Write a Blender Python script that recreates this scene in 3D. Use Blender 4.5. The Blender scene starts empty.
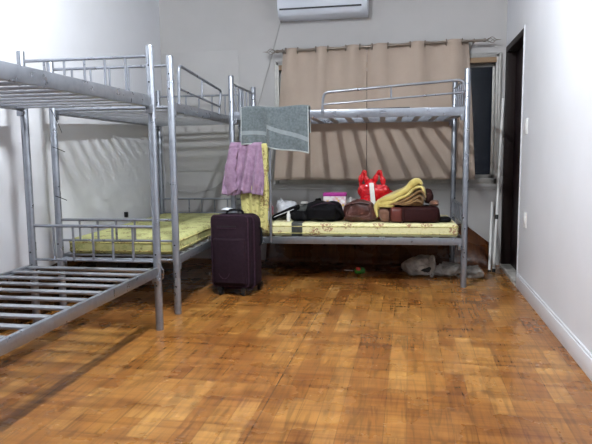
import bpy, bmesh, math, random
from mathutils import Vector, Matrix, noise
random.seed(7)
S = bpy.context.scene
COL = S.collection
PI = math.pi
# ------------------------------------------------------------ camera, world, exposure
F, PITCH, ROLL, YAW, CAMH = 593.53, 0.1125, -0.01089, 0.18891, 1.058
cd = bpy.data.cameras.new('camera'); cam = bpy.data.objects.new('camera', cd); COL.objects.link(cam)
cd.sensor_width = 36.0; cd.lens = F / 592 * 36.0; cd.clip_start = 0.05
_f = Vector((-math.sin(YAW) * math.cos(PITCH), math.cos(YAW) * math.cos(PITCH), -math.sin(PITCH)))
_r = Vector((math.cos(YAW), math.sin(YAW), 0)); _u = _r.cross(_f)
_r2 = _r * math.cos(ROLL) + _u * -math.sin(ROLL) * -1
_cr, _sr = math.cos(ROLL), math.sin(ROLL)
_R = _r * _cr + _u * _sr; _U = -_r * _sr + _u * _cr
M = Matrix((( _R.x, _U.x, -_f.x, 0), (_R.y, _U.y, -_f.y, 0), (_R.z, _U.z, -_f.z, CAMH), (0, 0, 0, 1)))
cam.matrix_world = M
S.camera = cam
w = bpy.data.worlds.new('night'); S.world = w; w.use_nodes = True
w.node_tree.nodes['Background'].inputs[0].default_value = (0.012, 0.013, 0.018, 1)
w.node_tree.nodes['Background'].inputs[1].default_value = 1.0
S.view_settings.view_transform = 'Standard'; S.view_settings.look = 'None'
S.view_settings.exposure = -0.17; S.view_settings.gamma = 1.0
S.view_settings.use_curve_mapping = False
LAMP_CEIL, LAMP_WALL = 1750.0, 62.0        # tube emission strengths
# ------------------------------------------------------------ room numbers
XL, XR, YB, YF, ZC = -2.485, 0.854, 5.80, -1.7, 3.0
WX0, WX1, WZ0, WZ1 = -1.285, 0.795, 0.775, 1.955     # window opening
DY0, DY1, DZ = 4.89, 5.725, 2.0                      # door opening
# ------------------------------------------------------------ materials
def rgb(r, g, b):
    f = lambda c: (c / 255 / 12.92) if c / 255 <= 0.04045 else ((c / 255 + 0.055) / 1.055) ** 2.4
    return (f(r), f(g), f(b), 1)
class Mat:
    def __init__(s, name, base=(.5, .5, .5, 1), rough=.5, metal=0.0, **kw):
        s.m = bpy.data.materials.new(name); s.m.use_nodes = True
        s.nt = s.m.node_tree; s.b = s.nt.nodes['Principled BSDF']
        s.b.inputs['Base Color'].default_value = base
        s.b.inputs['Roughness'].default_value = rough; s.b.inputs['Metallic'].default_value = metal
        for k, v in kw.items(): s.b.inputs[k.replace('_', ' ')].default_value = v
    def n(s, t, **kw):
        x = s.nt.nodes.new(t)
        for k, v in kw.items():
            if hasattr(x, k): setattr(x, k, v)
            else: x.inputs[k.replace('_', ' ')].default_value = v
        return x
    def l(s, a, b): s.nt.links.new(a, b)
    def coord(s, scale=(1, 1, 1), kind='Object', rot=(0, 0, 0)):
        t = s.n('ShaderNodeTexCoord'); mp = s.n('ShaderNodeMapping')
        mp.inputs['Scale'].default_value = scale; mp.inputs['Rotation'].default_value = rot
        s.l(t.outputs[kind], mp.inputs['Vector']); return mp.outputs['Vector']
    def noise(s, vec, scale, detail=4, rough=.55):
        x = s.n('ShaderNodeTexNoise'); x.inputs['Scale'].default_value = scale
        x.inputs['Detail'].default_value = detail; x.inputs['Roughness'].default_value = rough
        s.l(vec, x.inputs['Vector']); return x.outputs['Fac']
    def ramp(s, fac, stops):
        x = s.n('ShaderNodeValToRGB'); e = x.color_ramp.elements
        while len(e) < len(stops): e.new(.5)
        for i, (p, c) in enumerate(stops): e[i].position = p; e[i].color = c
        s.l(fac, x.inputs['Fac']); return x.outputs['Color']
    def mix(s, fac, a, b, mode='MIX'):
        x = s.n('ShaderNodeMix'); x.data_type = 'RGBA'; x.blend_type = mode
        for sock, val in ((x.inputs[0], fac), (x.inputs[6], a), (x.inputs[7], b)):
            if hasattr(val, 'links') or hasattr(val, 'is_linked'): s.l(val, sock)
            else: sock.default_value = val
        return x.outputs[2]
    def math(s, op, a, b=None, clamp=False):
        x = s.n('ShaderNodeMath'); x.operation = op; x.use_clamp = clamp
        for i, val in enumerate((a, b)):
            if val is None: continue
            if hasattr(val, 'is_linked'): s.l(val, x.inputs[i])
            else: x.inputs[i].default_value = val
        return x.outputs[0]
    def base(s, c): s.l(c, s.b.inputs['Base Color']); return s
    def bump(s, h, strength=.3, dist=.01):
        x = s.n('ShaderNodeBump'); x.inputs['Strength'].default_value = strength
        x.inputs['Distance'].default_value = dist
        s.l(h, x.inputs['Height']); s.l(x.outputs['Normal'], s.b.inputs['Normal']); return s
def W4(v): return (v, v, v, 1)

def wall_mat(name, c, c2):
    m = Mat(name, c, .62); v = m.coord()
    m.base(m.ramp(m.noise(v, 1.3, 5), [(.35, c2), (.6, c)])); m.bump(m.noise(v, 60, 3), .06, .004); return m.m
M_wall = wall_mat('wall paint', rgb(206, 207, 212), rgb(200, 201, 205))
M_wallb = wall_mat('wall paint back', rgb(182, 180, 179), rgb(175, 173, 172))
M_ceil = wall_mat('ceiling paint', rgb(196, 196, 196), rgb(190, 190, 190))
M_skirt = Mat('skirting paint', rgb(212, 213, 218), .35).m

def floor_mat(name, dark=1.0, kind='Object'):
    m = Mat(name, rgb(160, 100, 50), .3)
    tc = m.coord(kind=kind)
    sep = m.n('ShaderNodeSeparateXYZ'); m.l(tc, sep.inputs[0])
    cb = m.n('ShaderNodeCombineXYZ'); m.l(sep.outputs[1], cb.inputs[0]); m.l(sep.outputs[0], cb.inputs[1])
    br = m.n('ShaderNodeTexBrick'); m.l(cb.outputs[0], br.inputs['Vector'])
    br.offset = .37; br.offset_frequency = 2; br.squash = 1.0
    for k, v in (('Color1', W4(0)), ('Color2', W4(1)), ('Mortar', W4(.5)), ('Scale', 1.0), ('Mortar Size', .0018),
                 ('Mortar Smooth', .3), ('Bias', 0.0), ('Brick Width', .43), ('Row Height', .088)):
        br.inputs[k].default_value = v
    # grain: stretched along the plank, shifted by plank value
    mp = m.n('ShaderNodeVectorMath'); mp.operation = 'MULTIPLY_ADD'
    m.l(br.outputs['Color'], mp.inputs[0]); mp.inputs[1].default_value = (3.1, 5.7, 0); m.l(tc, mp.inputs[2])
    gm = m.n('ShaderNodeMapping'); gm.inputs['Scale'].default_value = (26, 2.2, 1); m.l(mp.outputs[0], gm.inputs['Vector'])
    gr = m.n('ShaderNodeTexNoise'); gr.inputs['Scale'].default_value = 1.0; gr.inputs['Detail'].default_value = 4
    gr.inputs['Distortion'].default_value = 2.2; m.l(gm.outputs[0], gr.inputs['Vector'])
    tone = m.ramp(br.outputs['Color'], [(0, rgb(146, 95, 44)), (.35, rgb(160, 108, 51)), (.7, rgb(168, 117, 57)), (1, rgb(184, 135, 73))])
    grain = m.ramp(gr.outputs['Fac'], [(.34, W4(.55)), (.48, W4(.9)), (.62, W4(1.06))])
    c = m.mix(.85, tone, grain, 'MULTIPLY')
    # saw marks / wear running across the room
    sm = m.n('ShaderNodeMapping'); sm.inputs['Scale'].default_value = (1.2, 24, 1); m.l(tc, sm.inputs['Vector'])
    s1 = m.noise(sm.outputs[0], 1.0, 3, .5)
    c = m.mix(.5, c, m.ramp(s1, [(.34, rgb(150, 112, 76)), (.56, W4(1)), (.7, W4(1))]), 'MULTIPLY')
    # blotches
    b1 = m.noise(tc, 1.7, 5)
    c = m.mix(.8, c, m.ramp(b1, [(.35, rgb(205, 182, 168)), (.6, W4(1)), (.7, W4(1.0))]), 'MULTIPLY')
    # knots
    vo = m.n('ShaderNodeTexVoronoi'); vo.inputs['Scale'].default_value = 2.2; m.l(tc, vo.inputs['Vector'])
    c = m.mix(m.ramp(vo.outputs['Distance'], [(0, W4(.6)), (.03, W4(.5)), (.075, W4(0))]), c, rgb(72, 42, 18))
    mort = m.ramp(br.outputs['Fac'], [(0, W4(1)), (1, W4(.62))])
    c = m.mix(1.0, c, mort, 'MULTIPLY')
    if kind == 'Object':
        seam = m.math('COMPARE', sep.outputs[0], -.592); seam.node.inputs[2].default_value = .003
        c = m.mix(m.math('MULTIPLY', seam, .7), c, rgb(60, 36, 18))
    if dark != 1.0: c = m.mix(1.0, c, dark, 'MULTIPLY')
    m.base(c)
    rg = m.ramp(m.noise(tc, 3.5, 5), [(.35, W4(.2)), (.7, W4(.38))]); m.l(rg, m.b.inputs['Roughness'])
    m.bump(m.mix(.5, gr.outputs['Fac'], m.noise(tc, 9, 3), 'MIX'), .10, .003)
    return m.m
M_floor = floor_mat('wood pattern vinyl floor')
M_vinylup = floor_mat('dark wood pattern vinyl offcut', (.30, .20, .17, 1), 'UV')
M_vinylshade = floor_mat('shade darkened vinyl offcut', (.12, .13, .17, 1), 'UV')  # floor pattern darkened to grey: deep shade under the bunks put into colour

def steel(name, c, rough, metal):
    m = Mat(name, c, rough, metal); v = m.coord()
    m.l(m.ramp(m.noise(v, 14, 5), [(.3, W4(rough - .1)), (.75, W4(rough + .14))]), m.b.inputs['Roughness'])
    m.base(m.mix(m.ramp(m.noise(v, 22, 6), [(.45, W4(0)), (.8, W4(.5))]), c, tuple(x * .6 for x in c[:3]) + (1,)))
    return m.m
M_steel = steel('silver painted steel', rgb(148, 152, 160), .34, .75)
M_slat = steel('silver slat steel', rgb(160, 162, 168), .4, .6)
M_black = Mat('black plastic', rgb(18, 18, 20), .4).m
M_darkhole = Mat('bolt hole dark', rgb(15, 15, 16), .7).m
M_rod = Mat('antique nickel rod', rgb(138, 128, 118), .3, .75).m
M_alu = steel('window aluminium', rgb(176, 174, 170), .4, .3)
M_beige = Mat('beige window head', rgb(158, 132, 104), .6).m
M_glass = Mat('window glass', rgb(210, 220, 225), .03); M_glass.b.inputs['Transmission Weight'].default_value = 1.0
M_glass.b.inputs['IOR'].default_value = 1.2; M_glass = M_glass.m
M_door = Mat('dark stained door', rgb(30, 16, 20), .45)
M_door.b.inputs['Specular IOR Level'].default_value = .12; _v = M_door.coord((30, 30, 1.5)); M_door.base(M_door.ramp(M_door.noise(_v, 1, 5), [(.3, rgb(24, 12, 16)), (.7, rgb(34, 19, 22))])); M_door = M_door.m
M_jamb = Mat('dark door frame', rgb(34, 25, 24), .5, 0.0, Specular_IOR_Level=.15).m
M_marble = Mat('threshold stone', rgb(190, 186, 180), .35)
_v = M_marble.coord(); M_marble.base(M_marble.ramp(M_marble.noise(_v, 14, 6), [(.35, rgb(130, 124, 118)), (.6, rgb(196, 192, 186))])); M_marble = M_marble.m
M_acw = Mat('white appliance plastic', rgb(214, 220, 230), .35).m
M_dark = Mat('dark grey slot', rgb(40, 42, 48), .5).m
M_white = Mat('white plastic', rgb(228, 228, 226), .4).m
M_cable = Mat('grey cable', rgb(120, 116, 108), .6).m
M_wcable = Mat('pale cable', rgb(168, 166, 164), .6).m

def fabric(name, c1, c2, scale=40, rough=.9, bump=.4, sheen=.15, spec=.5):
    m = Mat(name, c1, rough); dk = max(c1[:3]) < .1
    if dk: sheen = 0.0; spec = .12
    m.b.inputs['Specular IOR Level'].default_value = spec; v = m.coord()
    m.base(m.ramp(m.noise(v, scale, 5), [(.3, c2), (.7, c1)]))
    m.bump(m.noise(v, scale * 6, 3), bump, .003); m.b.inputs['Sheen Weight'].default_value = sheen
    return m.m
M_curt = fabric('beige curtain cloth', rgb(178, 161, 147), rgb(169, 152, 138), 3, .85, .1)
M_pink = fabric('mauve shirt cloth', rgb(160, 132, 156), rgb(132, 102, 128), 25)
M_case = fabric('aubergine luggage cloth', rgb(40, 26, 35), rgb(29, 18, 26), 60, .8, .3)
M_case2 = fabric('dark luggage piping', rgb(64, 44, 58), rgb(48, 32, 44), 60, .6)
M_blackf = fabric('black bag cloth', rgb(20, 19, 22), rgb(13, 12, 15), 60, .8, .3, .05)
M_whitec = fabric('white cloth', rgb(222, 224, 228), rgb(196, 198, 206), 18, .8)
M_rose = fabric('dusty rose cloth', rgb(200, 130, 140), rgb(170, 100, 112), 18, .8)
M_brownl = Mat('brown leather', rgb(84, 42, 34), .42)
_v = M_brownl.coord(); M_brownl.base(M_brownl.ramp(M_brownl.noise(_v, 16, 5), [(.3, rgb(52, 26, 22)), (.7, rgb(88, 50, 42))])); M_brownl.bump(M_brownl.noise(_v, 24, 4), .6, .01); M_brownl = M_brownl.m
M_maroon = fabric('maroon bag cloth', rgb(50, 22, 22), rgb(36, 15, 16), 40, .7, .3, .05)
M_rustp = fabric('rust leather panel', rgb(96, 36, 26), rgb(76, 28, 20), 30, .5, .2, .02)
M_brownc = fabric('brown cloth', rgb(120, 84, 66), rgb(98, 66, 50), 20)
M_dkbrown = fabric('dark brown cloth', rgb(58, 34, 32), rgb(42, 24, 24), 20)
M_red = Mat('red plastic film', rgb(202, 14, 28), .22)
_v = M_red.coord(); M_red.bump(M_red.noise(_v, 26, 5, .6), .8, .02); M_red.b.inputs['Transmission Weight'].default_value = 0.0; M_red.b.inputs['Coat Weight'].default_value = .4; M_red = M_red.m
M_greyp = Mat('grey translucent plastic film', rgb(140, 136, 132), .35)
_v = M_greyp.coord(); M_greyp.bump(M_greyp.noise(_v, 22, 5, .6), .9, .02); M_greyp.base(M_greyp.ramp(M_greyp.noise(_v, 12, 5), [(.35, rgb(120, 117, 113)), (.65, rgb(190, 187, 183))])); M_greyp = M_greyp.m
M_paper = Mat('white paper', rgb(226, 224, 220), .7).m
M_magenta = Mat('magenta box print', rgb(168, 44, 138), .5).m
M_boxside = Mat('white and yellow box print', rgb(226, 216, 210), .5)
_v = M_boxside.coord((1, 1, 1)); _n = M_boxside.noise(_v, 26, 2)
M_boxside.base(M_boxside.ramp(_n, [(.4, rgb(232, 224, 222)), (.55, rgb(214, 176, 190)), (.62, rgb(226, 190, 70))])); M_boxside = M_boxside.m
M_green = Mat('green foil', rgb(40, 130, 50), .3).m
M_redfoil = Mat('red foil', rgb(200, 70, 60), .3).m
M_strap = fabric('grey tape', rgb(82, 84, 82), rgb(70, 72, 70), 40)
M_chrome = Mat('zip metal', rgb(190, 190, 196), .25, .9).m

def blanket_mat():
    m = Mat('yellow blanket cloth', rgb(190, 172, 96), .9); v = m.coord()
    m.base(m.ramp(m.noise(v, 14, 4), [(.3, rgb(170, 146, 74)), (.5, rgb(196, 178, 100)), (.75, rgb(206, 192, 124))]))
    m.bump(m.noise(v, 120, 3), .5, .004); m.b.inputs['Sheen Weight'].default_value = .3; return m.m
M_blanket = blanket_mat()
M_blanket2 = fabric('brown gold blanket side', rgb(138, 106, 62), rgb(104, 76, 44), 20)

def floral(name, base, leaf, flower, sc=1.0, amt=.5):
    m = Mat(name, base, .85); v = m.coord()
    vo = m.n('ShaderNodeTexVoronoi'); vo.inputs['Scale'].default_value = 8.5 * sc; m.l(v, vo.inputs['Vector'])
    ns = m.noise(v, 70 * sc, 3)
    cl = m.math('SUBTRACT', .52, vo.outputs['Distance'])
    f = m.math('MULTIPLY', m.math('GREATER_THAN', cl, .12), m.math('GREATER_THAN', ns, .5))
    f = m.math('MULTIPLY', f, m.math('GREATER_THAN', m.noise(v, 4.5 * sc, 1), .36))
    l1 = m.math('GREATER_THAN', m.noise(v, 34 * sc, 3), .575)
    c = m.mix(m.math('MULTIPLY', l1, amt), base, leaf)
    c = m.mix(m.math('MULTIPLY', f, .85), c, flower)
    m.base(c); m.bump(m.noise(v, 9, 2), .4, .02); return m.m
M_floral = floral('yellow floral ticking', rgb(222, 216, 168), rgb(200, 194, 130), rgb(150, 100, 76))
M_floralB = floral('green yellow floral ticking', rgb(184, 184, 124), rgb(146, 150, 92), rgb(128, 116, 74), .8, .5)
M_yellowc = floral('yellow print cloth', rgb(196, 188, 122), rgb(150, 142, 84), rgb(132, 108, 68), .9, .8)

def towel_mat():
    m = Mat('grey terry towel', rgb(112, 122, 126), .95)
    t = m.n('ShaderNodeTexCoord'); sp = m.n('ShaderNodeSeparateXYZ'); m.l(t.outputs['UV'], sp.inputs[0])
    v = m.coord()
    c = m.ramp(m.noise(v, 60, 5), [(.3, rgb(78, 87, 90)), (.7, rgb(106, 115, 118))])
    band = m.math('COMPARE', sp.outputs[1], .17); band.node.inputs[2].default_value = .028
    c = m.mix(m.math('MULTIPLY', band, .6), c, rgb(150, 158, 160))
    hem = m.math('LESS_THAN', sp.outputs[1], .018)
    ed = m.math('MAXIMUM', m.math('LESS_THAN', sp.outputs[0], .012), m.math('GREATER_THAN', sp.outputs[0], .988))
    c = m.mix(m.math('MULTIPLY', m.math('MAXIMUM', hem, ed), .9), c, rgb(190, 196, 196))
    m.base(c); m.bump(m.noise(v, 260, 3), .8, .004); m.b.inputs['Sheen Weight'].default_value = .3; return m.m
M_towel = towel_mat()
# ------------------------------------------------------------ mesh helpers
class MB:
    def __init__(s): s.v = []; s.f = []; s.mi = []; s.uv = {}; s.mat = 0
    def add(s, vs, fs):
        o = len(s.v); s.v += [tuple(x) for x in vs]
        for f in fs: s.f.append(tuple(i + o for i in f)); s.mi.append(s.mat)
        return o
    def box(s, x0, x1, y0, y1, z0, z1, M=None):
        vs = [Vector((x, y, z)) for x in (x0, x1) for y in (y0, y1) for z in (z0, z1)]
        if M: vs = [M @ q for q in vs]
        s.add(vs, [(0, 1, 3, 2), (4, 6, 7, 5), (0, 4, 5, 1), (2, 3, 7, 6), (0, 2, 6, 4), (1, 5, 7, 3)]); return s
    def tube(s, pts, r, n=12, cap=True, closed=False):
        pts = [Vector(p) for p in pts]; N = len(pts)
        rs = r if isinstance(r, (list, tuple)) else [r] * N
        T = []
        for i in range(N):
            a = pts[(i - 1) % N] if (i or closed) else pts[i]; b = pts[(i + 1) % N] if (i < N - 1 or closed) else pts[i]
            T.append((b - a).normalized())
        up = Vector((0, 0, 1)) if abs(T[0].z) < .9 else Vector((0, 1, 0))
        u = T[0].cross(up).normalized(); vs = []; 
        for i in range(N):
            u = (u - T[i] * u.dot(T[i])).normalized(); w_ = T[i].cross(u)
            for k in range(n):
                a = 2 * PI * k / n; vs.append(pts[i] + (u * math.cos(a) + w_ * math.sin(a)) * rs[i])
        fs = []
        for i in range(N if closed else N - 1):
            j = (i + 1) % N
            for k in range(n): k2 = (k + 1) % n; fs.append((i * n + k, i * n + k2, j * n + k2, j * n + k))
        if cap and not closed: fs.append(tuple(range(n))[::-1]); fs.append(tuple((N - 1) * n + k for k in range(n)))
        s.add(vs, fs); return s
    def torus(s, c, R, r, axis='x', n=20, m=8):
        c = Vector(c); P = []
        for k in range(n):
            a = 2 * PI * k / n
            d = {'x': Vector((0, math.cos(a), math.sin(a))), 'y': Vector((math.cos(a), 0, math.sin(a))), 'z': Vector((math.cos(a), math.sin(a), 0))}[axis]
            P.append(c + d * R)
        return s.tube(P, r, m, closed=True)
    def grid(s, fn, nu, nv, uvs=True, closed_u=False):
        o = len(s.v); vs = []
        for j in range(nv + 1):
            for i in range(nu + (0 if closed_u else 1)):
                vs.append(fn(i / nu, j / nv))
                if uvs: s.uv[o + len(vs) - 1] = (i / nu, j / nv)
        row = nu if closed_u else nu + 1; fs = []
        for j in range(nv):
            for i in range(nu):
                i2 = (i + 1) % row
                fs.append((j * row + i, j * row + i2, (j + 1) * row + i2, (j + 1) * row + i))
        s.add(vs, fs); return s
    def build(s, name, mats, parent=None, smooth=True, angle=40, solid=0, bevel=0, subsurf=0, loc=None, rot=None):
        me = bpy.data.meshes.new(name); me.from_pydata(s.v, [], s.f)
        if not isinstance(mats, (list, tuple)): mats = [mats]
        for m in mats: me.materials.append(m)
        for p, mi in zip(me.polygons, s.mi): p.material_index = mi
        if s.uv:
            ul = me.uv_layers.new(name='UVMap')
            for lp in me.loops: ul.data[lp.index].uv = s.uv.get(lp.vertex_index, (0, 0))
        bm = bmesh.new(); bm.from_mesh(me)
        if not s.uv: bmesh.ops.recalc_face_normals(bm, faces=bm.faces)
        if bevel:
            bmesh.ops.bevel(bm, geom=[e for e in bm.edges if e.is_manifold and e.calc_face_angle(0) > .6], offset=bevel, segments=2, affect='EDGES', profile=.5)
        bm.to_mesh(me); bm.free()
        if smooth:
            me.shade_smooth(); me.set_sharp_from_angle(angle=math.radians(angle))
        o = bpy.data.objects.new(name, me); COL.objects.link(o); o.parent = parent
        if solid:
            md = o.modifiers.new('solid', 'SOLIDIFY'); md.thickness = solid; md.offset = 0
        if subsurf:
            md = o.modifiers.new('sub', 'SUBSURF'); md.levels = subsurf; md.render_levels = subsurf
        if loc: o.location = loc
        if rot: o.rotation_euler = rot
        return o
def tag(o, label=None, cat=None, group=None, kind=None):
    if label: o['label'] = label
    if cat: o['category'] = cat
    if group: o['group'] = group
    if kind: o['kind'] = kind
    return o
def empty(name, loc, rz=0, **kw):
    o = bpy.data.objects.new(name, None); COL.objects.link(o); o.location = loc; o.rotation_euler = (0, 0, rz)
    o.empty_display_size = .1
    return tag(o, **kw)
def struct(name, mb, m, **kw): return tag(mb.build(name, m, **kw), kind='structure')
def nz(p, sc, seed=0):
    return noise.noise(Vector((p[0] * sc + seed * 7.3, p[1] * sc - seed * 3.1, p[2] * sc + seed)))
def blob(mb, c, s, e1=.6, e2=.6, amp=.0, sc=8, seed=0, nu=40, nv=24, deform=None, flatz=None):
    c = Vector(c); a, b, h = s
    sp = lambda x, e: math.copysign(abs(x) ** e, x)
    o = len(mb.v); vs = []
    for j in range(nv + 1):
        ph = -PI / 2 + PI * j / nv
        for i in range(nu):
            th = 2 * PI * i / nu
            p = Vector((a * sp(math.cos(ph), e1) * sp(math.cos(th), e2), b * sp(math.cos(ph), e1) * sp(math.sin(th), e2), h * sp(math.sin(ph), e1)))
            if amp:
                d = nz(p, sc, seed) * amp + nz(p, sc * 2.7, seed + 5) * amp * .4 - abs(nz(p, sc * 1.6, seed + 9)) * amp * .7
                p = p * (1 + d / max(.02, p.length))
            if deform: p = deform(p)
            p = p + c
            if flatz is not None: p.z = max(p.z, flatz)
            vs.append(p)
    fs = []
    for j in range(nv):
        for i in range(nu):
            i2 = (i + 1) % nu; fs.append((j * nu + i, j * nu + i2, (j + 1) * nu + i2, (j + 1) * nu + i))
    mb.add(vs, fs); return mb
def rounded(mb, x0, x1, y0, y1, z0, z1, r=.03, k=5):
    """box with rounded vertical corners and rounded top/bottom edges"""
    prof = []
    for t in range(k + 1): a = -PI / 2 + PI / 2 * t / k; prof.append((r * (1 - math.cos(a)), z0 + r + r * math.sin(a)))
    for t in range(k + 1): a = PI / 2 * t / k; prof.append((r * (1 - math.cos(a)), z1 - r + r * math.sin(a)))
    vs = []; n = 4 * (k + 1)
    for ins, z in prof:
        for (cx, cy, a0) in ((x1 - r, y1 - r, 0), (x0 + r, y1 - r, PI / 2), (x0 + r, y0 + r, PI), (x1 - r, y0 + r, 1.5 * PI)):
            for t in range(k + 1):
                a = a0 + PI / 2 * t / k; rr = r - ins
                vs.append((cx + rr * math.cos(a), cy + rr * math.sin(a), z))
    fs = []
    for j in range(len(prof) - 1):
        for i in range(n): i2 = (i + 1) % n; fs.append((j * n + i, j * n + i2, (j + 1) * n + i2, (j + 1) * n + i))
    fs.append(tuple(range(n))[::-1]); fs.append(tuple((len(prof) - 1) * n + i for i in range(n)))
    mb.add(vs, fs); return mb
# ------------------------------------------------------------ the room
T = .15
struct('floor', MB().box(XL - T, XR + T, YF - T, YB + T, -.1, 0), M_floor, smooth=False)
struct('ceiling', MB().box(XL - T, XR + T, YF - T, YB + T, ZC, ZC + .1), M_ceil, smooth=False)
struct('wall_left', MB().box(XL - T, XL, YF - T, YB + T, 0, ZC), M_wall, smooth=False)
struct('wall_front', MB().box(XL, XR, YF - T, YF, 0, ZC), M_wall, smooth=False)
b = MB(); b.box(XR, XR + T, YF - T, DY0, 0, ZC); b.box(XR, XR + T, DY1, YB + T, 0, ZC); b.box(XR, XR + T, DY0, DY1, DZ, ZC)
struct('wall_right', b, M_wall, smooth=False)
b = MB(); b.box(XL, WX0, YB, YB + T, 0, ZC); b.box(WX1, XR, YB, YB + T, 0, ZC); b.box(WX0, WX1, YB, YB + T, 0, WZ0); b.box(WX0, WX1, YB, YB + T, WZ1, ZC)
struct('wall_back', b, M_wallb, smooth=False)
struct('trim_1', MB().box(XL + .001, -1.67, YB - .006, YB, .9, 2.09), M_wallb, bevel=.002)          # flush painted panel left of window
struct('trim_2', MB().box(-1.66, XR - .03, YB - .014, YB, .715, .735).box(-1.66, XR - .03, YB - .022, YB, .735, .772), M_wallb, bevel=.003)
# skirting along the right wall
b = MB(); b.box(XR - .016, XR, YF, DY0 - .03, 0, .098); b.box(XR - .010, XR, YF, DY0 - .03, .098, .112)
struct('baseboard_right', b, M_skirt, bevel=.003)
# door
d = tag(empty('door_1', (XR, (DY0 + DY1) / 2, 0)), kind='structure')
def loc_b(b): b.v = [(x - XR, y - (DY0 + DY1) / 2, z) for x, y, z in b.v]; return b
b = MB(); b.box(XR + .07, XR + .11, DY0 + .05, DY1 - .05, .02, DZ - .05)
for (y0, y1, z0, z1) in ((DY0 + .16, DY1 - .16, .2, .85), (DY0 + .16, DY1 - .16, 1.0, 1.82)):
    b.box(XR + .062, XR + .07, y0, y1, z0, z1)
loc_b(b).build('door_leaf', M_door, d, bevel=.004)
b = MB(); b.box(XR - .004, XR + .14, DY0, DY0 + .05, 0.0, DZ); b.box(XR - .012, XR + .14, DY1 - .05, DY1, 0.0, DZ); b.box(XR - .012, XR + .14, DY0, DY1, DZ - .05, DZ)
loc_b(b).build('door_frame', M_jamb, d, bevel=.004)
b = MB(); b.box(XR - .01, XR + .0, DY0 - .012, DY0 - .001, 0, DZ + .02)
loc_b(b).build('door_edge_bead', M_skirt, d, bevel=.002)
b = MB(); b.tube([(XR + .06, DY0 + .12, .98), (XR + .02, DY0 + .12, .98), (XR + .015, DY0 + .21, .98)], .008)
loc_b(b).build('door_handle', M_darkhole, d)
b = MB(); b.box(XR - .02, XR + .14, DY0 + .0, DY1, 0, .035)
loc_b(b).build('threshold', M_marble, d, bevel=.004)
# window
wd = tag(empty('window_1', (0, YB, 0)), kind='structure')
def wloc(b): b.v = [(x, y - YB, z) for x, y, z in b.v]; return b
b = MB(); fw = .024
for (x0, x1, z0, z1) in ((WX0, WX0 + fw, WZ0, WZ1), (WX1 - fw, WX1, WZ0, WZ1), (WX0, WX1, WZ0, WZ0 + .045), (WX0, WX1, WZ1 - .03, WZ1)):
    b.box(x0, x1, YB - .02, YB + .09, z0, z1)
for (x0, x1, z0, z1) in ((WX0 - .022, WX0, WZ0 - .03, WZ1 + .012), (WX1, WX1 + .022, WZ0 - .03, WZ1 + .012), (WX0, WX1, WZ0 - .03, WZ0), (WX0, WX1, WZ1, WZ1 + .012)):
    b.box(x0, x1, YB - .02, YB + .001, z0, z1)
wloc(b).build('window_frame', M_alu, wd, bevel=.003)
b = MB(); b.box(WX0 + fw, WX1 - fw, YB - .024, YB + .03, WZ1 - .075, WZ1 - .03)
wloc(b).build('window_head', M_beige, wd, bevel=.002)
mid = (WX0 + WX1) / 2
for (x0, x1, yy) in ((WX0 + fw, mid + .03, YB + .03), (mid - .03, WX1 - fw, YB + .055)):
    b = MB()
    for (a0, a1, z0, z1) in ((x0, x0 + .022, WZ0 + .045, WZ1 - .075), (x1 - .022, x1, WZ0 + .045, WZ1 - .075), (x0, x1, WZ0 + .045, WZ0 + .08), (x0, x1, WZ1 - .105, WZ1 - .075)):
        b.box(a0, a1, yy, yy + .022, z0, z1)
    s_ = wloc(b).build('sash', M_alu, wd, bevel=.002)
    b = MB(); b.box(x0 + .022, x1 - .022, yy + .008, yy + .014, WZ0 + .08, WZ1 - .105)
    wloc(b).build('pane', M_glass, s_)
# ------------------------------------------------------------ lamps (both outside the frame)
def tube_lamp(loc, rot, strength, label, col=(1, .97, .93, 1), h=.603, rad=.014):
    e = bpy.data.materials.new('tube glow'); e.use_nodes = True; nt = e.node_tree
    nt.nodes.remove(nt.nodes['Principled BSDF']); em = nt.nodes.new('ShaderNodeEmission')
    em.inputs[0].default_value = col; em.inputs[1].default_value = strength
    nt.links.new(em.outputs[0], nt.nodes['Material Output'].inputs[0])
    t = empty('tube_light', loc, label=label, cat='lamp'); t.rotation_euler = rot
    MB().box(-.022, .022, -h - .03, h + .03, 0, .045).build('lamp_body', M_white, t, bevel=.006)
    for q in (-1, 1): MB().box(-.012, .012, q * (h + .012) - .01, q * (h + .012) + .01, -.04, .0).build('lamp_socket', M_white, t, bevel=.003)
    MB().tube([(0, -h, -.032), (0, h, -.032)], rad, 16).build('fluorescent_tube', e, t)
    return t
tube_lamp((-.85, 2.6, 2.955), (0, 0, 0), LAMP_CEIL, 'short white fluorescent tube lamp fixed to the ceiling', (.90, .955, 1, 1), .3, .018)
tube_lamp((XR - .045, 3.2, 2.5), (0, PI / 2, 0), LAMP_WALL, 'white fluorescent tube lamp fixed high on the right wall', (.86, .94, 1, 1))
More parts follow.
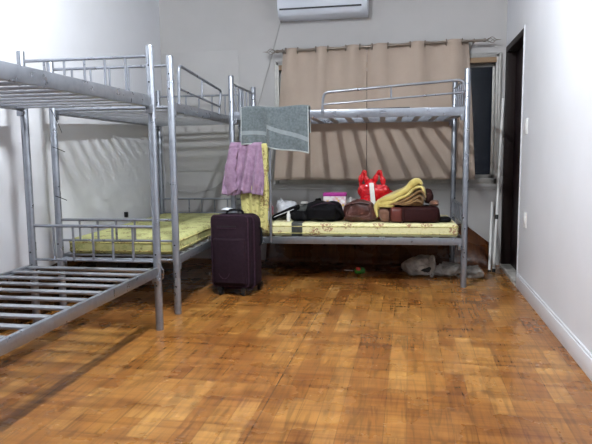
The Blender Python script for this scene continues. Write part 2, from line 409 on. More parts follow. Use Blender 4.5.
# ------------------------------------------------------------ bunk beds
def make_bed(cx, cy, rz, W, L, label, zgb=.46, group='silver steel bunk beds', rail_t=.022, lower_slats=True):
    e = empty('bunk_bed', (cx, cy, 0), rz, label=label, cat='bunk bed', group=group)
    w, l = W / 2, L / 2; R = .0235
    wn = Matrix.Rotation(-rz, 3, 'Z') @ Vector((0, -1, 0))       # world -y in local
    for sx in (-1, 1):
        for sy in (-1, 1):
            x, y = sx * w, sy * l
            b = MB(); b.tube([(x, y, 0), (x, y, 1.695), (x, y, 1.70)], [R, R, R * .9], 20)
            p = b.build('post', M_steel, e)
            for z in (1.585, 1.49, .47, .28):
                c = Vector((x, y, z)) + wn * (R + .0004)
                MB().tube([c - wn * .003, c + wn * .0008], .0055, 10).build('bolt_hole', M_darkhole, p)
    for z0, z1 in ((1.345, 1.412), (.335, .392)):
        for sx in (-1, 1):
            b = MB(); xo = sx * w
            b.box(xo - rail_t / 2, xo + rail_t / 2, -l + R * .8, l - R * .8, z0, z1)
            xi = xo - sx * .014
            b.box(min(xi, xi - sx * .028), max(xi, xi - sx * .028), -l + R, l - R, (z0 + .0045 if z0 > 1 else z1 - .018), (z0 + .0085 if z0 > 1 else z1 - .014))   # inner lip carrying the slats
            for sy in (-1, 1):
                yb = sy * (l - R - .012)
                b.box(xo - .019, xo + .019, yb - .012, yb + .012, z0 - .035, z0 + .01)
            b.build('side_rail', M_steel, e, bevel=.003)
        for sy in (-1, 1):
            b = MB(); b.tube([(-w + R * .6, sy * l, z0 + .03), (w - R * .6, sy * l, z0 + .03)], .0125, 12); b.build('end_rail', M_steel, e)
        n = int(round((L - .1) / .137)); me = None
        for k in range(n):
            y = -l + .07 + (L - .14) * k / (n - 1)
            if me is None:
                b = MB(); b.box(-w + .018, w - .018, -.0225, .0225, 0, .012)
                o = b.build('slat', M_slat, e, bevel=.002); me = o.data
            else:
                o = bpy.data.objects.new('slat', me); COL.objects.link(o); o.parent = e
            o.location = (0, y, z0 + .009 if z0 > 1 else z1 - .0135)
    for zt, zb in ((1.64, 1.40), (.636, zgb)):
        for sy in (-1, 1):
            b = MB(); y = sy * l
            b.tube([(-w + R * .7, y, zt), (w - R * .7, y, zt)], .0095, 12)
            if zt < 1: b.tube([(-w + R * .7, y, zb), (w - R * .7, y, zb)], .0085, 12)
            zb2 = zb if zt < 1 else 1.375
            for k in range(-2, 3):
                x = k * W * .158; b.tube([(x, y, zb2), (x, y, zt)], .0075, 10)
            b.build('end_guard', M_steel, e)
    return e
def bez(pts, n=8):
    """round the inner corners of a polyline"""
    P = [Vector(p) for p in pts]; out = [P[0]]
    for i in range(1, len(P) - 1):
        a, c, d_ = P[i - 1], P[i], P[i + 1]; r = .05
        p0 = c + (a - c).normalized() * min(r, (a - c).length * .45); p2 = c + (d_ - c).normalized() * min(r, (d_ - c).length * .45)
        for t in range(n + 1): t /= n; out.append(p0 * (1 - t) ** 2 + c * 2 * t * (1 - t) + p2 * t * t)
    out.append(P[-1]); return out
def fr(x, y, a): c, s = math.cos(a), math.sin(a); return lambda lx, ly: (x + c * lx - s * ly, y + s * lx + c * ly)
Wd = .830
fa = fr(-1.4946, 3.3278, .0134); fb = fr(-1.5249, 3.6995, .043); fc = fr(.4313, 4.7953, .0413)
LA = LB = 1.924; LC = 1.859
A = make_bed(*fa(-Wd / 2, -LA / 2), .0134, Wd, LA, 'silver steel bunk bed nearest the camera at left, bare slats and no mattress', .423)
B = make_bed(*fb(-Wd / 2, LB / 2), .043, Wd, LB, 'silver steel bunk bed along left wall behind the bare one, mattress on its lower deck', .495)
Cb = make_bed(*fc(-LC / 2, Wd / 2), .0413 + PI / 2, Wd, LC, 'silver steel bunk bed under the curtained window, bags on its lower deck', .50)
railY0 = 4.775
# guard on bed B, right side, y from near end
w, l = Wd / 2, LB / 2
g = MB(); X = w + .018
pts = bez([(X, -l + .10, 1.40), (X, -l + .12, 1.66), (X, -l + 1.16, 1.60), (X, -l + 1.08, 1.40)]); g.tube(pts, .0105, 12)
g.tube([(X, -l + .11, 1.505), (X, -l + 1.11, 1.465)], .008, 10); g.tube([(X, -l + .62, 1.485), (X, -l + .63, 1.63)], .0075, 10)
g.build('guard_rail', M_steel, B)
# guard on bed C, front side (local -x), local y = -(x + .5)
def cx_loc(x): return -(x - .4313) - LC / 2
g = MB(); X = -w - .018
pts = bez([(X, cx_loc(-.685), 1.375), (X, cx_loc(-.675), 1.545), (X, cx_loc(.395), 1.615), (X, cx_loc(.41), 1.53)])
g.tube(pts, .0105, 12); g.tube([(X, cx_loc(-.675), 1.452), (X, cx_loc(.405), 1.52)], .008, 10)
g.tube([(X, cx_loc(-.145), 1.486), (X, cx_loc(-.147), 1.575)], .0075, 10)
g.tube([(X, cx_loc(.41), 1.53), (X + .015, cx_loc(.43), 1.53)], .009, 10)
g.build('guard_rail', M_steel, Cb)
# ladder on bed C (its parts follow the flat bar left on the rail)
tag(MB().box(-.33, .0, railY0 - .012, railY0 + .012, 1.4125, 1.4185).build('metal_bar', M_dark, bevel=.001), 'dark flat metal bar lying along the front rail of the window bunk upper deck', 'metal bar')
g = MB(); Xl = -w - .032
for x in (-1.335, -1.112): g.tube([(Xl + .03, cx_loc(x), 1.425), (Xl, cx_loc(x), 1.42), (Xl, cx_loc(x), .345), (Xl + .02, cx_loc(x), .34)], .011, 12)
g.build('ladder_rail', M_steel, Cb)
for z in (1.14, .88, .62):
    MB().tube([(Xl, cx_loc(-1.335), z), (Xl, cx_loc(-1.112), z)], .009, 12).build('ladder_rung', M_steel, Cb)
# thin wires tied to bed B near-left post, wire loop on bed A bracket
g = MB()
for z, dx, dz in ((1.38, .07, -.16), (1.13, .085, -.035), (.80, .08, -.03)):
    g.tube([(-w - .0, -l - .026, z), (-w + .04, -l - .03, z + dz * .4), (-w + dx, -l - .02, z + dz)], .0022, 6)
g.build('tie_wire', M_darkhole, B)
g = MB(); g.tube([(w + .02, LA / 2 - .02, .42), (w + .05, LA / 2 - .03, .38), (w + .045, LA / 2 - .03, .33), (w + .015, LA / 2 - .02, .31)], .003, 6)
g.build('tie_wire', M_chrome, A)
# ------------------------------------------------------------ mattresses
def mattress(loc, rz, W, L, t, mat, label):
    e = empty('mattress', loc, rz, label=label, cat='mattress', group='floral mattresses on the lower bunks')
    b = MB(); rounded(b, -W / 2, W / 2, -L / 2, L / 2, 0, t, .028, 5)
    top = b.build('mattress_cover', mat, e)
    for z in (.026, t - .026):
        P = []; r = .03
        for (cx, cy, a0) in ((W / 2 - r, L / 2 - r, 0), (-W / 2 + r, L / 2 - r, PI / 2), (-W / 2 + r, -L / 2 + r, PI), (W / 2 - r, -L / 2 + r, 1.5 * PI)):
            for k in range(5): a = a0 + PI / 2 * k / 4; P.append((cx + r * math.cos(a), cy + r * math.sin(a), z))
        MB().tube(P, .0045, 8, closed=True).build('piping', M_yellowc, top)
    return e
zdeck = .390
x, y = fb(-Wd / 2, LB / 2)
mB = mattress((x, y, zdeck + .001), .043, .765, 1.83, .108, M_floralB, 'green yellow floral mattress on lower deck of the bunk along left wall')
x, y = fc(-LC / 2, Wd / 2)
mC = mattress((x, y, zdeck + .001), .0413 + PI / 2, .765, 1.78, .108, M_floral, 'pale yellow floral mattress holding the bags, lower bunk under the window')
ZM = zdeck + .109
b = MB(); yy = cx_loc(-.905)
P = [(-.765 / 2 - .002, .002), (-.765 / 2 - .002, .106), (-.36, .1105), (-.22, .1105), (-.22, .1095)]
b.grid(lambda u, v: (P[min(int(round(v * 3)), 3)][0], yy - .045 + .09 * u, P[min(int(round(v * 3)), 3)][1]), 2, 3)
b.build('tape_patch', M_strap, mC, solid=.003)['label'] = 'dark grey tape patch'
# ------------------------------------------------------------ curtains and rod
cross = [-1.168, -1.052, -.879, -.764, -.595, -.464, -.352, -.205, -.005, .129, .316, .457, .57]
YR = 5.69; ZR = 2.052
def phase(x):
    if x <= cross[0]: return (x - cross[0]) / .13
    for k in range(len(cross) - 1):
        if x <= cross[k + 1]: return k + (x - cross[k]) / (cross[k + 1] - cross[k])
    return len(cross) - 1 + (x - cross[-1]) / .13
rodz = lambda x: ZR + (x + .3) * .010
def curtain(xa, xb, xa2, xb2, label, nu):
    e = empty('curtain', ((xa + xb) / 2, YR, ZR), label=label, cat='curtain', group='beige curtains over the window')
    def fn(u, v):
        x = xa + (xb - xa) * u; ph = phase(x)
        amp = (.036 * (1 - v) ** 3 + .007)
        yo = -amp * math.sin(PI * ph) + .012 * nz((x * 3, v * .6, 0), 2, 3) * v - .02 * v
        X = x + (xa2 - xa) * (1 - u) * v ** .9 + (xb2 - xb) * u * v ** .9
        zt = rodz(x) + .020; zb = .812 + .006 * math.sin(x * 5)
        return (X - (xa + xb) / 2, yo, zt + (zb - zt) * v - ZR)
    b = MB(); b.grid(fn, nu, 40); b.build('curtain_cloth', M_curt, e, solid=.003)
    for c in cross:
        if xa - .01 < c < xb + .01:
            MB().torus((c - (xa + xb) / 2, 0, rodz(c) - ZR), .0265, .006, 'x').build('grommet', M_rod, e)
    return e
curtain(-1.195, -.402, -1.30, -.40, 'left beige eyelet curtain panel, reaching the window corner above the towel', 110)
curtain(-.398, .515, -.395, .595, 'right beige eyelet curtain panel, ending beside the dark window glass', 130)
r = empty('curtain_rod', (-.3, YR, ZR), label='dark metal curtain rod with open twisted cage finials above the window', cat='curtain rod')
MB().tube([(-.95, 0, -.0095), (.94, 0, .0094)], .0115, 14).build('rod', M_rod, r)
for s in (-1, 1):
    x0 = s * .95; z = s * .0095; b = MB()
    b.tube([(x0 - s * .01, 0, z), (x0 + s * .012, 0, z), (x0 + s * .018, 0, z)], [.016, .016, .008], 12)
    for k in range(4):
        P = []
        for t in range(13):
            q = t / 12; a = k * PI / 2 + q * PI * .9; rr = .026 * math.sin(PI * q) + .001
            P.append((x0 + s * (.018 + .085 * q), rr * math.cos(a), z + rr * math.sin(a)))
        b.tube(P, .0028, 6)
    b.tube([(x0 + s * .1, 0, z), (x0 + s * .145, 0, z)], [.006, .001], 8)
    b.build('finial', M_rod, r)
for x in (-.9, .0, .86):
    MB().tube([(x, .11, 0), (x, .02, -.0)], .007, 8).torus((x, 0, x * .01), .018, .005, 'x').build('bracket', M_rod, r)
# ------------------------------------------------------------ air conditioner
ax0, ax1 = -1.225, -.392
ac = empty('air_conditioner', ((ax0 + ax1) / 2, YB, 2.337), label='white wall mounted split air conditioner above the curtain rod', cat='air conditioner')
hw = (ax1 - ax0) / 2
prof = [(-.001, 0), (-.10, -.005), (-.165, .012), (-.195, .045), (-.212, .075), (-.218, .12), (-.215, .26), (-.19, .285), (-.001, .29)]
b = MB(); n = len(prof); vs = [(-hw, y, z) for y, z in prof] + [(hw, y, z) for y, z in prof]
b.add(vs, [(i, (i + 1) % n, n + (i + 1) % n, n + i) for i in range(n)] + [tuple(range(n)), tuple(range(n, 2 * n))[::-1]])
b.build('ac_housing', M_acw, ac, bevel=.004)
MB().box(-hw + .02, hw - .05, -.2165, -.200, .062, .075).build('outlet_slot', M_dark, ac)
rotx = Matrix.Translation((0, -.185, .04)) @ Matrix.Rotation(math.radians(-58), 4, 'X')
MB().box(-hw + .035, hw - .06, -.028, .028, -.006, .002, rotx).build('louvre_flap', M_acw, ac, bevel=.002)
# cable from the unit down the wall, sagging to the left corner
def spline(pts, n=10):
    P = [Vector(p) for p in pts]; P = [P[0] * 2 - P[1]] + P + [P[-1] * 2 - P[-2]]; o = []
    for i in range(1, len(P) - 2):
        for k in range(n):
            t = k / n; a, b_, c, d_ = P[i - 1:i + 3]
            o.append(.5 * ((2 * b_) + (c - a) * t + (2 * a - 5 * b_ + 4 * c - d_) * t * t + (3 * b_ - a - 3 * c + d_) * t ** 3))
    o.append(P[-2]); return o
c_ = MB().tube(spline([(-1.235, 5.785, 2.35), (-1.33, 5.787, 2.02), (-1.475, 5.787, 1.55), (-1.53, 5.785, 1.3), (-1.62, 5.78, 1.08), (-1.77, 5.775, .87), (-1.95, 5.77, .735), (-2.145, 5.77, .69), (-2.33, 5.77, .705), (-2.46, 5.78, .80)]), .005, 8).build('cable', M_wcable)
tag(c_, 'thin grey cable sagging down the back wall from the air conditioner', 'cable')
# switches on right wall
def plate(y, z, label, hh=.058, big=False):
    e = empty('wall_switch', (XR, y, z), label=label, cat='switch')
    MB().box(-.009, 0, -.043, .043, -hh, hh).build('plate', M_white, e, bevel=.003)
    MB().box(-.014, -.009, -.018, .018, -.025, .025).build('rocker', M_white, e, bevel=.002)
plate(4.70, 1.25, 'white light switch plate on right wall at shoulder height beside the door')
plate(4.62, .56, 'white socket plate low on right wall beside the door')
e = tag(MB().box(XL, XL + .03, -.012, .012, -.02, .025).build('wall_clip', M_black, bevel=.003), 'small black clip on left wall above the green mattress', 'clip')
e.location = (0, 4.88, .545)
# poles leaning in the corner
for (p0, p1, nm) in (((.712, 5.45, 0), (.763, 5.765, .60), 'short slim white pole leaning in the corner left of door'), ((.748, 5.44, 0), (.838, 5.785, 1.55), 'long slim white pole with black joint leaning in corner by door')):
    e = empty('pole', p0, label=nm, cat='pole', group='white poles leaning in the corner')
    q = Vector(p1) - Vector(p0)
    MB().tube([(0, 0, .004), q], .0125, 14).build('shaft', M_white, e)
    if q.z > 1:
        MB().tube([q * .30, q * .325], .0145, 14).build('joint', M_black, e)
    MB().tube([(0, 0, 0.001), q * .02], .0145, 14).build('end_cap', M_black, e)
# upturned vinyl sheet behind bed C; flat dark front paints the under-bunk shade blacker
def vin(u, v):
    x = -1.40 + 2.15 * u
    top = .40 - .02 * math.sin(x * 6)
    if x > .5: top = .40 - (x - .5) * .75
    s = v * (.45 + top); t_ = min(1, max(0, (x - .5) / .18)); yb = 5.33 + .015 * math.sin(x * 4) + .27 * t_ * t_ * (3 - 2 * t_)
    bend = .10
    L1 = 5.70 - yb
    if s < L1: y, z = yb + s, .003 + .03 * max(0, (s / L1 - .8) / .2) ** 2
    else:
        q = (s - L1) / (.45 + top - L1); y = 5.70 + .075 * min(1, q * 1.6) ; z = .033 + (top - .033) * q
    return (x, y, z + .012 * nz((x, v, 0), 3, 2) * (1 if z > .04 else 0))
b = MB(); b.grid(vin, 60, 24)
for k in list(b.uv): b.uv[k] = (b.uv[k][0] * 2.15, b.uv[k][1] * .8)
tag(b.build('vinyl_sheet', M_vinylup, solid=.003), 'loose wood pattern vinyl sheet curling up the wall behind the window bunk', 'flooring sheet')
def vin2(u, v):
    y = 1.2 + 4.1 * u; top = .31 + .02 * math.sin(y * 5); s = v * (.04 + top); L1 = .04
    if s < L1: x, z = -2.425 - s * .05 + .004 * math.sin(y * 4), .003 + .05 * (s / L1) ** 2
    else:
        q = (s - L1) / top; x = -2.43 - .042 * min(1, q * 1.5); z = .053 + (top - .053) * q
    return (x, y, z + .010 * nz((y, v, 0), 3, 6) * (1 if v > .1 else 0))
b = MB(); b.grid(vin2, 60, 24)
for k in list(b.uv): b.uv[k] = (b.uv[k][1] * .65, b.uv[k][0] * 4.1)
tag(b.build('vinyl_sheet', M_vinylshade, solid=.003), 'shade-darkened vinyl sheet turned up the left wall under the two bunks', 'flooring sheet')
# ------------------------------------------------------------ towel, shirt, yellow cloth
def drape(name, mat, fn, nu, nv, label, cat, th=.005, group=None):
    b = MB(); b.grid(fn, nu, nv); o = b.build(name, mat, solid=th, angle=80); return tag(o, label, cat, group)
def railY(x): return 4.7953 + .0413 * (x - .4313)
def towel(u, v):
    # v: 0 front hem .. 1 back hem ; over the rail at z 1.412
    x = -1.335 + .55 * u
    fold = .5 * (1 + math.tanh((u - .38) * 30))
    front = .292 + fold * (.02 + .055 * (u - .38) / .62)      # drop of the front side
    back = .20; tot = front + back + .06
    s = v * tot; zt = 1.432 + .006 * math.sin(u * 9) ; yr = railY(x)
    if s < front:
        z = zt - (front - s); y = yr - .052 - (.012 * math.sin(u * 11 + 1) + .012 * math.exp(-((u - .44) / .04) ** 2) + .01 * math.exp(-((u - .12) / .05) ** 2)) * (front - s) / front - .016 * fold + .006 * math.sin(u * 30 + z * 8) * (front - s) / front
    elif s < front + .06:
        q = (s - front) / .06 * PI; y = yr - .008 - .044 * math.cos(q) - .016 * fold * (1 - q / PI); z = zt + .012 * math.sin(q)
    else:
        z = zt - (s - front - .06); y = yr + .036 + .006 * math.sin(u * 14)
    X = x + .0 + (-.02 if u > .9 else 0) * 0 
    return (X, y, z)
# the guard rail foot sits right of the towel
tw = drape('towel', M_towel, towel, 90, 60, 'grey terry towel with pale stripe hung over the window bunk upper rail', 'towel', .007)
ul = tw.data.uv_layers[0].data
for lp in ul:
    u_, v_ = lp.uv
    if u_ > .385 and v_ > .045: lp.uv = (u_, max(.03, v_ - .12 * (1 - (u_ - .385) / .615)))
def pleat(u, k, ph=0): return math.sin(u * k + ph) * .6 + math.sin(u * k * 1.9 + 1.3 + ph) * .3
def shirt(u, v):
    # front layer v 0..0.8 from hem up, then over the rung and down behind
    yl = railY(-1.25) - .032 - .006
    zr = 1.152
    if v < .72:
        q = 1 - v / .72
        wtop, wb = .26, .345 + .0; xc = -1.298 - .02 * q
        wdt = wtop + (wb - wtop) * min(1, q * 1.3)
        X = xc + (u - .5) * wdt
        hem = .41 + .012 * math.sin(u * 8) + (-.03 if .46 < u < .52 else 0) - .02 * abs(u - .5)
        z = zr - hem * q
        y = yl - .020 - .034 * (.2 + q) * (1 + pleat(u, 22 + 5 * q)) - .022 * q * nz((X, z, 0), 14, 4)
    elif v < .8:
        q = (v - .72) / .08 * PI; X = -1.298 + (u - .5) * .26; y = yl - .001 - .018 * math.cos(q); z = zr + .012 * math.sin(q)
    else:
        q = (v - .8) / .2; X = -1.298 + (u - .5) * .26; y = yl + .014; z = zr - .14 * q
    return (X, y, z)
sh = empty('shirt', (0, 0, 0), label='mauve pink shirt hanging on the ladder rung above the suitcase', cat='shirt')
b = MB(); b.grid(shirt, 90, 50); b.build('shirt_body', M_pink, sh, solid=.004, angle=80)
b = MB()      # hanging sleeve loop on the left
def sleeve(u, v):
    a = 2 * PI * u; q = v
    c = Vector((-1.38 - .035 * math.sin(q * PI * .8), railY(-1.4) - .100 - .012 * math.sin(q * PI), 1.12 - .36 * q))
    rr = .030 + .012 * math.sin(q * 2.6)
    return c + Vector((rr * math.cos(a) * (1.1 + .15 * math.sin(q * 20)), rr * .55 * math.sin(a), .03 * math.cos(a) * q))
b.grid(sleeve, 24, 30); b.build('sleeve', M_pink, sh, solid=.003, angle=80)
def ycloth(u, v):
    yl = railY(-1.25) - .032; zr = 1.145
    if v < .8:
        q = 1 - v / .8
        X = -1.345 + .225 * u + (.0 - .0 * q) + .006 * math.sin(q * 9 + u * 3)
        z = zr - (.70 + .02 * math.sin(u * 7)) * q
        y = yl - .014 - .010 * (1 + pleat(u, 19)) * min(1, q * 3)
    elif v < .86:
        q = (v - .8) / .06 * PI; X = -1.345 + .225 * u; y = yl - .0135 * math.cos(q); z = zr + .009 * math.sin(q)
    else:
        q = (v - .86) / .14; X = -1.345 + .225 * u; y = yl + .0135 ; z = zr - .22 * q
    return (X, y, z)
drape('hanging_cloth', M_yellowc, ycloth, 70, 60, 'yellow patterned cloth hanging on the ladder behind the mauve shirt', 'cloth', .003)
# ------------------------------------------------------------ suitcase
sc_ = empty('suitcase', (-1.312, 4.395, 0), math.radians(-5), label='dark aubergine upright soft suitcase standing on the floor between the bunks', cat='suitcase')
hw, dp, z0, z1 = .178, .125, .035, .632
b = MB(); rounded(b, -hw, hw, -dp + .02, dp, z0, z1 - .02, .07, 7); b.build('suitcase_body', M_case, sc_)
b = MB(); rounded(b, -hw + .028, hw - .018, -dp - .032, -dp + .03, z0 + .03, z1 - .015, .03, 5); b.build('front_pocket', M_case, sc_)
b = MB(); rounded(b, -hw + .055, hw - .045, -dp - .052, -dp - .02, z0 + .06, z1 - .19, .014, 4); b.build('lower_pocket', M_case, sc_)
def rect_loop(x0, x1, zz0, zz1, y, r=.04):
    P = []
    for (cx, cz, a0) in ((x1 - r, zz1 - r, 0), (x0 + r, zz1 - r, PI / 2), (x0 + r, zz0 + r, PI), (x1 - r, zz0 + r, 1.5 * PI)):
        for k in range(6): a = a0 + PI / 2 * k / 5; P.append((cx + r * math.cos(a), y, cz + r * math.sin(a)))
    return P
b = MB(); b.tube(rect_loop(-hw + .004, hw - .004, z0 + .008, z1 - .024, -dp + .045, .05), .005, 8, closed=True)
b.tube(rect_loop(-hw + .036, hw - .026, z0 + .038, z1 - .022, -dp - .026, .028), .004, 8, closed=True)
b.build('piping', M_case2, sc_)
b = MB(); b.box(-.095, .06, -dp - .037, -dp - .031, z1 - .105, z1 - .098); b.build('pocket_zip', M_darkhole, sc_)
b = MB(); b.box(-.095, .06, -dp - .0365, -dp - .031, z1 - .118, z1 - .110); b.build('zip_flap', M_case2, sc_)
b = MB()
P = [(-.035 + .045 * math.cos(a), -dp - .054, .195 + .06 * math.sin(a)) for a in [PI * 1.1 + k * PI * .8 / 10 for k in range(11)]]
b.tube(P, .003, 6); b.build('emblem', M_case2, sc_)
for zz in (.43, .375, .15):
    x_ = -hw - .004 if zz != .375 else -hw + .022
    MB().box(x_ - .004, x_ + .004, -dp + .01, -dp + .018, zz - .02, zz + .02).build('zip_pull', M_chrome, sc_, bevel=.001)
b = MB(); b.tube(bez([(-.07, -.02, z1 - .03), (-.06, -.02, z1 + .012), (.06, -.02, z1 + .012), (.07, -.02, z1 - .03)]), .009, 10); b.build('top_handle', M_blackf, sc_)
b = MB(); b.tube(bez([(hw - .01, .03, .36), (hw + .018, .03, .38), (hw + .018, .03, .5), (hw - .01, .03, .52)]), .008, 10); b.build('side_handle', M_blackf, sc_)
b = MB(); b.box(-.10, .10, dp - .0, dp + .012, z0 + .02, z1 - .03); b.build('trolley_back_plate', M_blackf, sc_, bevel=.003)
for (x_, y_) in ((-.085, -dp - .012), (.105, -dp - .012), (-.13, dp - .03), (.15, dp - .03)):
    wl = MB(); wl.tube([(x_ - .011, y_, .0225), (x_ + .011, y_, .0225)], .0225, 18); wo = wl.build('wheel', M_black, sc_)
    MB().tube([(x_ - .0125, y_ , .0225), (x_ + .0125, y_, .0225)], .010, 12).build('hub', M_chrome, wo)
    MB().box(x_ - .019, x_ + .019, y_ - .018, y_ + .03, .036, .062).build('wheel_housing', M_black, sc_, bevel=.004)
b = MB(); blob(b, (0, 0, 0), (.045, .05, .012), .8, .8, .012, 20, 4); 
tag(b.build('tissue', M_whitec, loc=(-1.385, 4.41, .643)), 'small crumpled white tissue on top of the suitcase', 'tissue')
# ------------------------------------------------------------ things on the window bunk (mattress top = ZM)
def softbag(name, c, s, mat, label, cat, **kw):
    e = empty(name, (c[0], c[1], ZM + .002), kw.pop('rz', 0), label=label, cat=cat)
    b = MB(); blob(b, (0, 0, s[2]), s, flatz=0.0, **kw); b.build('bag_body', mat, e); return e
# white cloth + rose cloth
b = MB(); blob(b, (0, 0, .035), (.055, .07, .045), .8, .9, .04, 12, 3, flatz=0)
tag(b.build('cloth', M_whitec, loc=(-1.235, 4.93, ZM + .002)), 'crumpled white cloth at left end of the bag mattress', 'cloth')
b = MB(); blob(b, (0, 0, .055), (.05, .05, .062), .8, .9, .03, 14, 8, flatz=0)
tag(b.build('cloth', M_rose, loc=(-1.23, 5.10, ZM + .002)), 'small dusty rose cloth behind the crumpled white cloth', 'cloth')
def slope(p): return Vector((p.x, p.y, p.z * (1.2 - p.x * 3)))
b = MB(); blob(b, (0, 0, .075), (.10, .07, .075), .7, .7, .06, 11, 12, deform=slope, flatz=0)
tag(b.build('shirt', M_whitec, loc=(-1.075, 5.16, ZM + .002)), 'bunched white shirt behind the slanted black pouch', 'shirt')
e = empty('pouch', (-1.045, 5.0, ZM + .002), label='black slanted pouch in front of the bunched white shirt', cat='bag')
def slope2(p): return Vector((p.x, p.y, p.z + (p.x + .1) * .42))
b = MB(); blob(b, (0, 0, .022), (.115, .07, .028), .45, .5, .010, 10, 21, deform=slope2, flatz=0.0); b.build('pouch_body', M_blackf, e)
b = MB(); b.tube([(-.09, -.072, .03), (.085, -.072, .10)], .003, 6); b.build('zip', M_whitec, e)
e = empty('bottle', (-1.00, 4.895, ZM + .002), label='small white bottle standing in front of the black pouch', cat='bottle')
MB().tube([(0, 0, 0), (0, 0, .006), (0, 0, .055), (0, 0, .066), (0, 0, .07)], [.014, .017, .017, .012, .009], 16).build('bottle_body', M_white, e)
MB().tube([(0, 0, .069), (0, 0, .084)], .011, 14).build('cap', M_white, e)
# low black garment between pouch and backpack
b = MB(); blob(b, (0, 0, .04), (.085, .08, .05), .7, .7, .03, 9, 31, flatz=0)
tag(b.build('jacket', M_blackf, loc=(-.905, 4.95, ZM + .002)), 'rumpled black jacket lying left of the black backpack', 'jacket')
b = MB(); b.box(-.03, .03, -.02, .02, 0, .018)
o = b.build('packet', M_paper, bevel=.005, loc=(-.915, 5.19, ZM + .128)); tag(o, 'small white packet on the black jacket', 'packet')
b = MB(); blob(b, (0, 0, .06), (.10, .07, .066), .7, .7, .02, 9, 36, flatz=0)
tag(b.build('pillow', M_strap, loc=(-.885, 5.20, ZM + .002)), 'dark grey bundle behind the black jacket', 'bundle')
# black backpack
e = softbag('backpack', (-.69, 4.985), (.155, .13, .088), M_blackf, 'black backpack lying on the mattress in front of magenta box', 'backpack', e1=.65, e2=.7, amp=.035, sc=7, seed=41)
b = MB(); blob(b, (0, -.095, .07), (.10, .045, .055), .5, .5, .012, 9, 45, flatz=0.0); b.build('front_pocket', M_blackf, e)
b = MB(); b.tube(spline([(-.12, -.09, .12), (-.05, -.135, .15), (.03, -.12, .16), (.1, -.09, .14)]), .004, 6); b.build('zip', M_case2, e)
b = MB(); b.tube(spline([(.08, -.10, .13), (.14, -.12, .09), (.165, -.08, .03)]), .012, 8); b.build('shoulder_strap', M_blackf, e)
# magenta box
e = empty('box', (-.645, 5.235, ZM + .002), label='white carton with magenta lid standing behind the black backpack', cat='box')
MB().box(-.098, .098, -.05, .05, 0, .192).build('carton', M_boxside, e, bevel=.002)
MB().box(-.101, .101, -.053, .053, .192, .222).build('box_lid', M_magenta, e, bevel=.002)
b = MB(); blob(b, (0, 0, .09), (.035, .04, .09), .7, .7, .02, 9, 51, flatz=0)
tag(b.build('pouch', M_blackf, loc=(-.80, 5.24, ZM + .002)), 'small black pouch left of the magenta box', 'bag')
# grey plastic bag between box and red bag
b = MB(); blob(b, (0, 0, .085), (.06, .08, .09), .8, .9, .05, 11, 55, flatz=0)
tag(b.build('plastic_bag', M_greyp, loc=(-.495, 5.21, ZM + .002)), 'crumpled pale grey plastic bag between magenta box and red bag', 'bag')
# brown leather bag
def lth(p): return Vector((p.x * (1 - .12 * p.z / .09), p.y, p.z + .012 * math.cos(p.x * 18)))
e = softbag('handbag', (-.40, 4.955), (.142, .10, .084), M_brownl, 'brown leather bag in front of the red plastic bag', 'bag', e1=.55, e2=.65, amp=.03, sc=9, seed=61, deform=lth)
b = MB(); b.tube(spline([(-.12, -.06, .13), (-.04, -.10, .155), (.05, -.10, .155), (.11, -.06, .13)]), .0045, 8); b.build('zip', M_dkbrown, e)
b = MB(); b.tube(spline([(-.1, -.09, .10), (-.10, -.112, .06), (.0, -.116, .05), (.08, -.112, .06), (.09, -.09, .11)]), .0045, 8); b.build('handle', M_brownl, e)
# red plastic bag on top/behind
e = empty('plastic_bag', (-.29, 5.17, ZM + .002), label='shiny red plastic carrier bag with upright handles', cat='bag')
def redd(p): return Vector((p.x * (1 + .12 * (1 - p.z / .14)), p.y, p.z))
b = MB(); blob(b, (0, 0, .15), (.150, .085, .165), .6, .7, .05, 11, 71, nu=60, nv=40, deform=redd, flatz=0); b.build('bag_body', M_red, e)
for x0, x1, lean in ((-.115, -.05, -.012), (-.005, .075, -.0)):
    b = MB(); P = [(x0, -.01, .22), (x0 + .005 + lean, -.01, .33), ((x0 + x1) / 2 + lean, -.012, .402), (x1 + lean - .01, -.01, .34), (x1 + .01, -.01, .23)]
    P = spline(P, 6); b.tube(P, [.019 + .006 * math.sin(i * 1.1) for i in range(len(P))], 8)
    b.v = [(x, y * .8 - .006, z) for x, y, z in b.v]; b.build('handle', M_red, e)
def tagf(u, v): return (-.045 + .04 * u + .02 * v, -.100 - .012 * math.sin(v * 3), .315 - .20 * v)
b = MB(); b.grid(tagf, 4, 14); b.build('paper_tag', M_paper, e, solid=.002)['label'] = 'white paper strip'
# maroon holdall
e = empty('holdall', (.005, 4.975, ZM + .002), label='maroon holdall lying flat under the yellow blanket', cat='bag')
b = MB(); blob(b, (0.03, 0, .066), (.215, .125, .068), .35, .35, .014, 7, 81, flatz=0); b.build('bag_body', M_maroon, e)
b = MB(); blob(b, (-.105, -.012, .062), (.055, .120, .064), .4, .4, .006, 9, 83, flatz=0.0); b.build('side_panel', M_rustp, e)['label'] = 'rust coloured panel'
b = MB(); blob(b, (-.195, -.01, .058), (.058, .105, .062), .7, .7, .02, 12, 85, flatz=0.0); b.build('end_pocket', M_brownc, e)['label'] = 'brown end pocket'
b = MB(); b.tube([(-.045, -.135, .004), (-.048, -.137, .126)], .005, 6).tube([(-.16, -.128, .004), (-.158, -.13, .122)], .005, 6); b.build('trim', M_dkbrown, e)
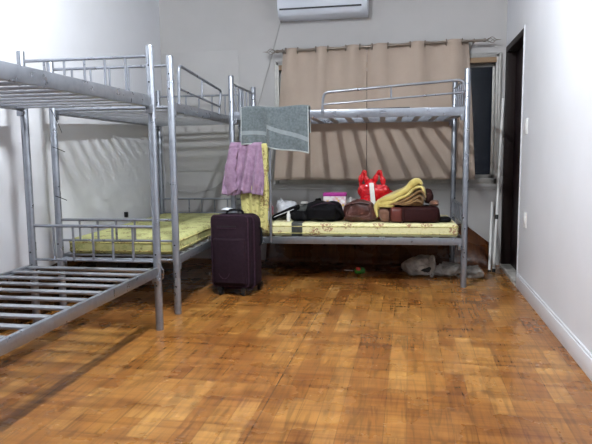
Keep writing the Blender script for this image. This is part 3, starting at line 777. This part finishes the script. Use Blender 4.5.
# yellow blanket: folded layers leaning up to the right
e = empty('blanket', (-.02, 4.98, ZM + .145), label='folded yellow blanket piled on top of the maroon holdall', cat='blanket')
def ribbon(mb, pts, th, w0, w1, seed):
    P = spline(pts, 8); n = len(P); m = 16
    for i, p in enumerate(P): pass
    vs = []; K = 14
    for i, p in enumerate(P):
        t = (P[min(i + 1, n - 1)] - P[max(i - 1, 0)]).normalized(); nn = Vector((-t.z, 0, t.x))
        tt = th * min(1, .35 + 3.5 * min(i, n - 1 - i) / n)
        for k in range(K):
            a = 2 * PI * k / K
            yy = math.copysign(abs(math.cos(a)) ** .35, math.cos(a)); q = math.copysign(abs(math.sin(a)) ** .8, math.sin(a))
            hw_ = w0 + (w1 - w0) * i / n
            pp = p + nn * (q * tt / 2) + Vector((0, yy * hw_, 0)); pp += nn * nz(pp, 9, seed) * .012; vs.append(pp)
    fs = [tuple(range(K))[::-1], tuple((n - 1) * K + k for k in range(K))]
    for i in range(n - 1):
        for k in range(K): k2 = (k + 1) % K; fs.append((i * K + k, i * K + k2, (i + 1) * K + k2, (i + 1) * K + k))
    mb.add(vs, fs)
b = MB()
b.mat = 0; ribbon(b, [(-.235, 0, -.10), (-.245, 0, -.03), (-.21, 0, .02), (-.12, 0, .055), (-.02, 0, .105), (.05, 0, .165), (.09, 0, .185), (.12, 0, .165)], .062, .10, .11, 1)
ribbon(b, [(-.20, 0, .0), (-.10, 0, .028), (.0, 0, .075), (.06, 0, .13), (.105, 0, .145), (.135, 0, .12), (.15, 0, .06)], .03, .112, .118, 2)
b.mat = 1
ribbon(b, [(-.15, 0, .0), (-.05, 0, .022), (.03, 0, .06), (.09, 0, .105), (.125, 0, .10), (.14, 0, .04)], .03, .118, .122, 3)
ribbon(b, [(-.10, 0, .0), (.0, 0, .018), (.06, 0, .045), (.10, 0, .07), (.125, 0, .05), (.13, 0, .012)], .03, .122, .126, 4)
ribbon(b, [(-.05, 0, .004), (.03, 0, .014), (.08, 0, .03), (.115, 0, .015)], .03, .124, .128, 5)
b.mat = 1; blob(b, (.03, 0, .03), (.11, .10, .06), .7, .5, .012, 10, 131, deform=lambda p: Vector((p.x, p.y, p.z * (1 + p.x * 5))), flatz=-.008)
b.mat = 0; blob(b, (-.17, -.01, .0), (.075, .11, .045), .7, .5, .015, 10, 133, flatz=-.02)
b.build('folded_cloth', [M_blanket, M_blanket2], e, angle=60)
b = MB(); blob(b, (0, 0, .05), (.042, .085, .062), .8, .8, .02, 12, 91, flatz=-.004)
tag(b.build('garment', M_dkbrown, loc=(.155, 4.99, ZM + .158)), 'dark brown garment tucked right of the yellow blanket', 'clothes')
b = MB(); blob(b, (0, 0, .022), (.040, .09, .026), .8, .8, .01, 12, 95)
tag(b.build('rolled_cloth', M_brownc, loc=(.20, 4.95, ZM + .136)), 'rolled tan cloth on right end of the maroon holdall', 'cloth')
b = MB(); blob(b, (0, 0, .018), (.06, .10, .02), .8, .8, .012, 12, 97, flatz=0)
tag(b.build('black_strap', M_blackf, loc=(.275, 5.0, ZM + .002)), 'black strap end lying right of the maroon holdall', 'strap')
# ------------------------------------------------------------ things under the window bunk
e = empty('plastic_bag', (.085, 5.22, 0), label='crumpled grey plastic sack with open dark mouth under the window bunk', cat='bag')
def sack(p): return Vector((p.x, p.y, p.z * (1 + p.x * 1.2)))
b = MB(); blob(b, (0, 0, .082), (.145, .10, .088), .75, .8, .03, 10, 101, deform=sack, flatz=.002); b.build('bag_body', M_greyp, e)
b = MB(); P = [(.115 + .022 * math.cos(a) , -.055 + .02 * math.cos(a), .095 + .09 * math.sin(a)) for a in [2 * PI * k / 20 for k in range(20)]]
b.tube(P, .009, 8, closed=True); b.build('bag_rim', M_greyp, e)
b = MB(); blob(b, (.06, -.088, .068), (.045, .014, .02), .9, .9, .016, 24, 105, deform=lambda p: Vector((p.x, p.y, p.z * (1 + p.x * 12)))); b.build('bag_mouth', M_darkhole, e)
b = MB(); blob(b, (-.01, -.092, .085), (.06, .014, .03), .9, .9, .03, 24, 107); b.build('crumpled_edge', M_greyp, e)
b = MB(); blob(b, (0, 0, .055), (.125, .08, .062), .75, .85, .05, 11, 111, flatz=.002)
tag(b.build('plastic_bag', M_greyp, loc=(.335, 5.2, 0)), 'flat grey plastic bag just left of the front right bunk post', 'bag')
b = MB(); blob(b, (0, 0, .046), (.092, .075, .056), .8, .85, .05, 12, 117, flatz=.002)
tag(b.build('plastic_bag', M_greyp, loc=(.545, 5.21, 0)), 'small pale plastic bag between the bunk post and white poles', 'bag')
e = empty('snack_packet', (-.43, 5.2, 0), label='small shiny green and red packet on the floor under the window bunk', cat='packet')
b = MB(); blob(b, (0, 0, .028), (.055, .03, .028), .8, .8, .02, 16, 121, flatz=.001); b.build('wrapper', M_green, e)
b = MB(); blob(b, (-.005, -.018, .05), (.02, .014, .016), .8, .8, .006, 16, 123); b.build('red_top', M_redfoil, e)
b = MB(); b.tube([(-.05, -.01, .03), (-.13, -.02, .038)], .003, 6); b.build('stick', M_white, e)
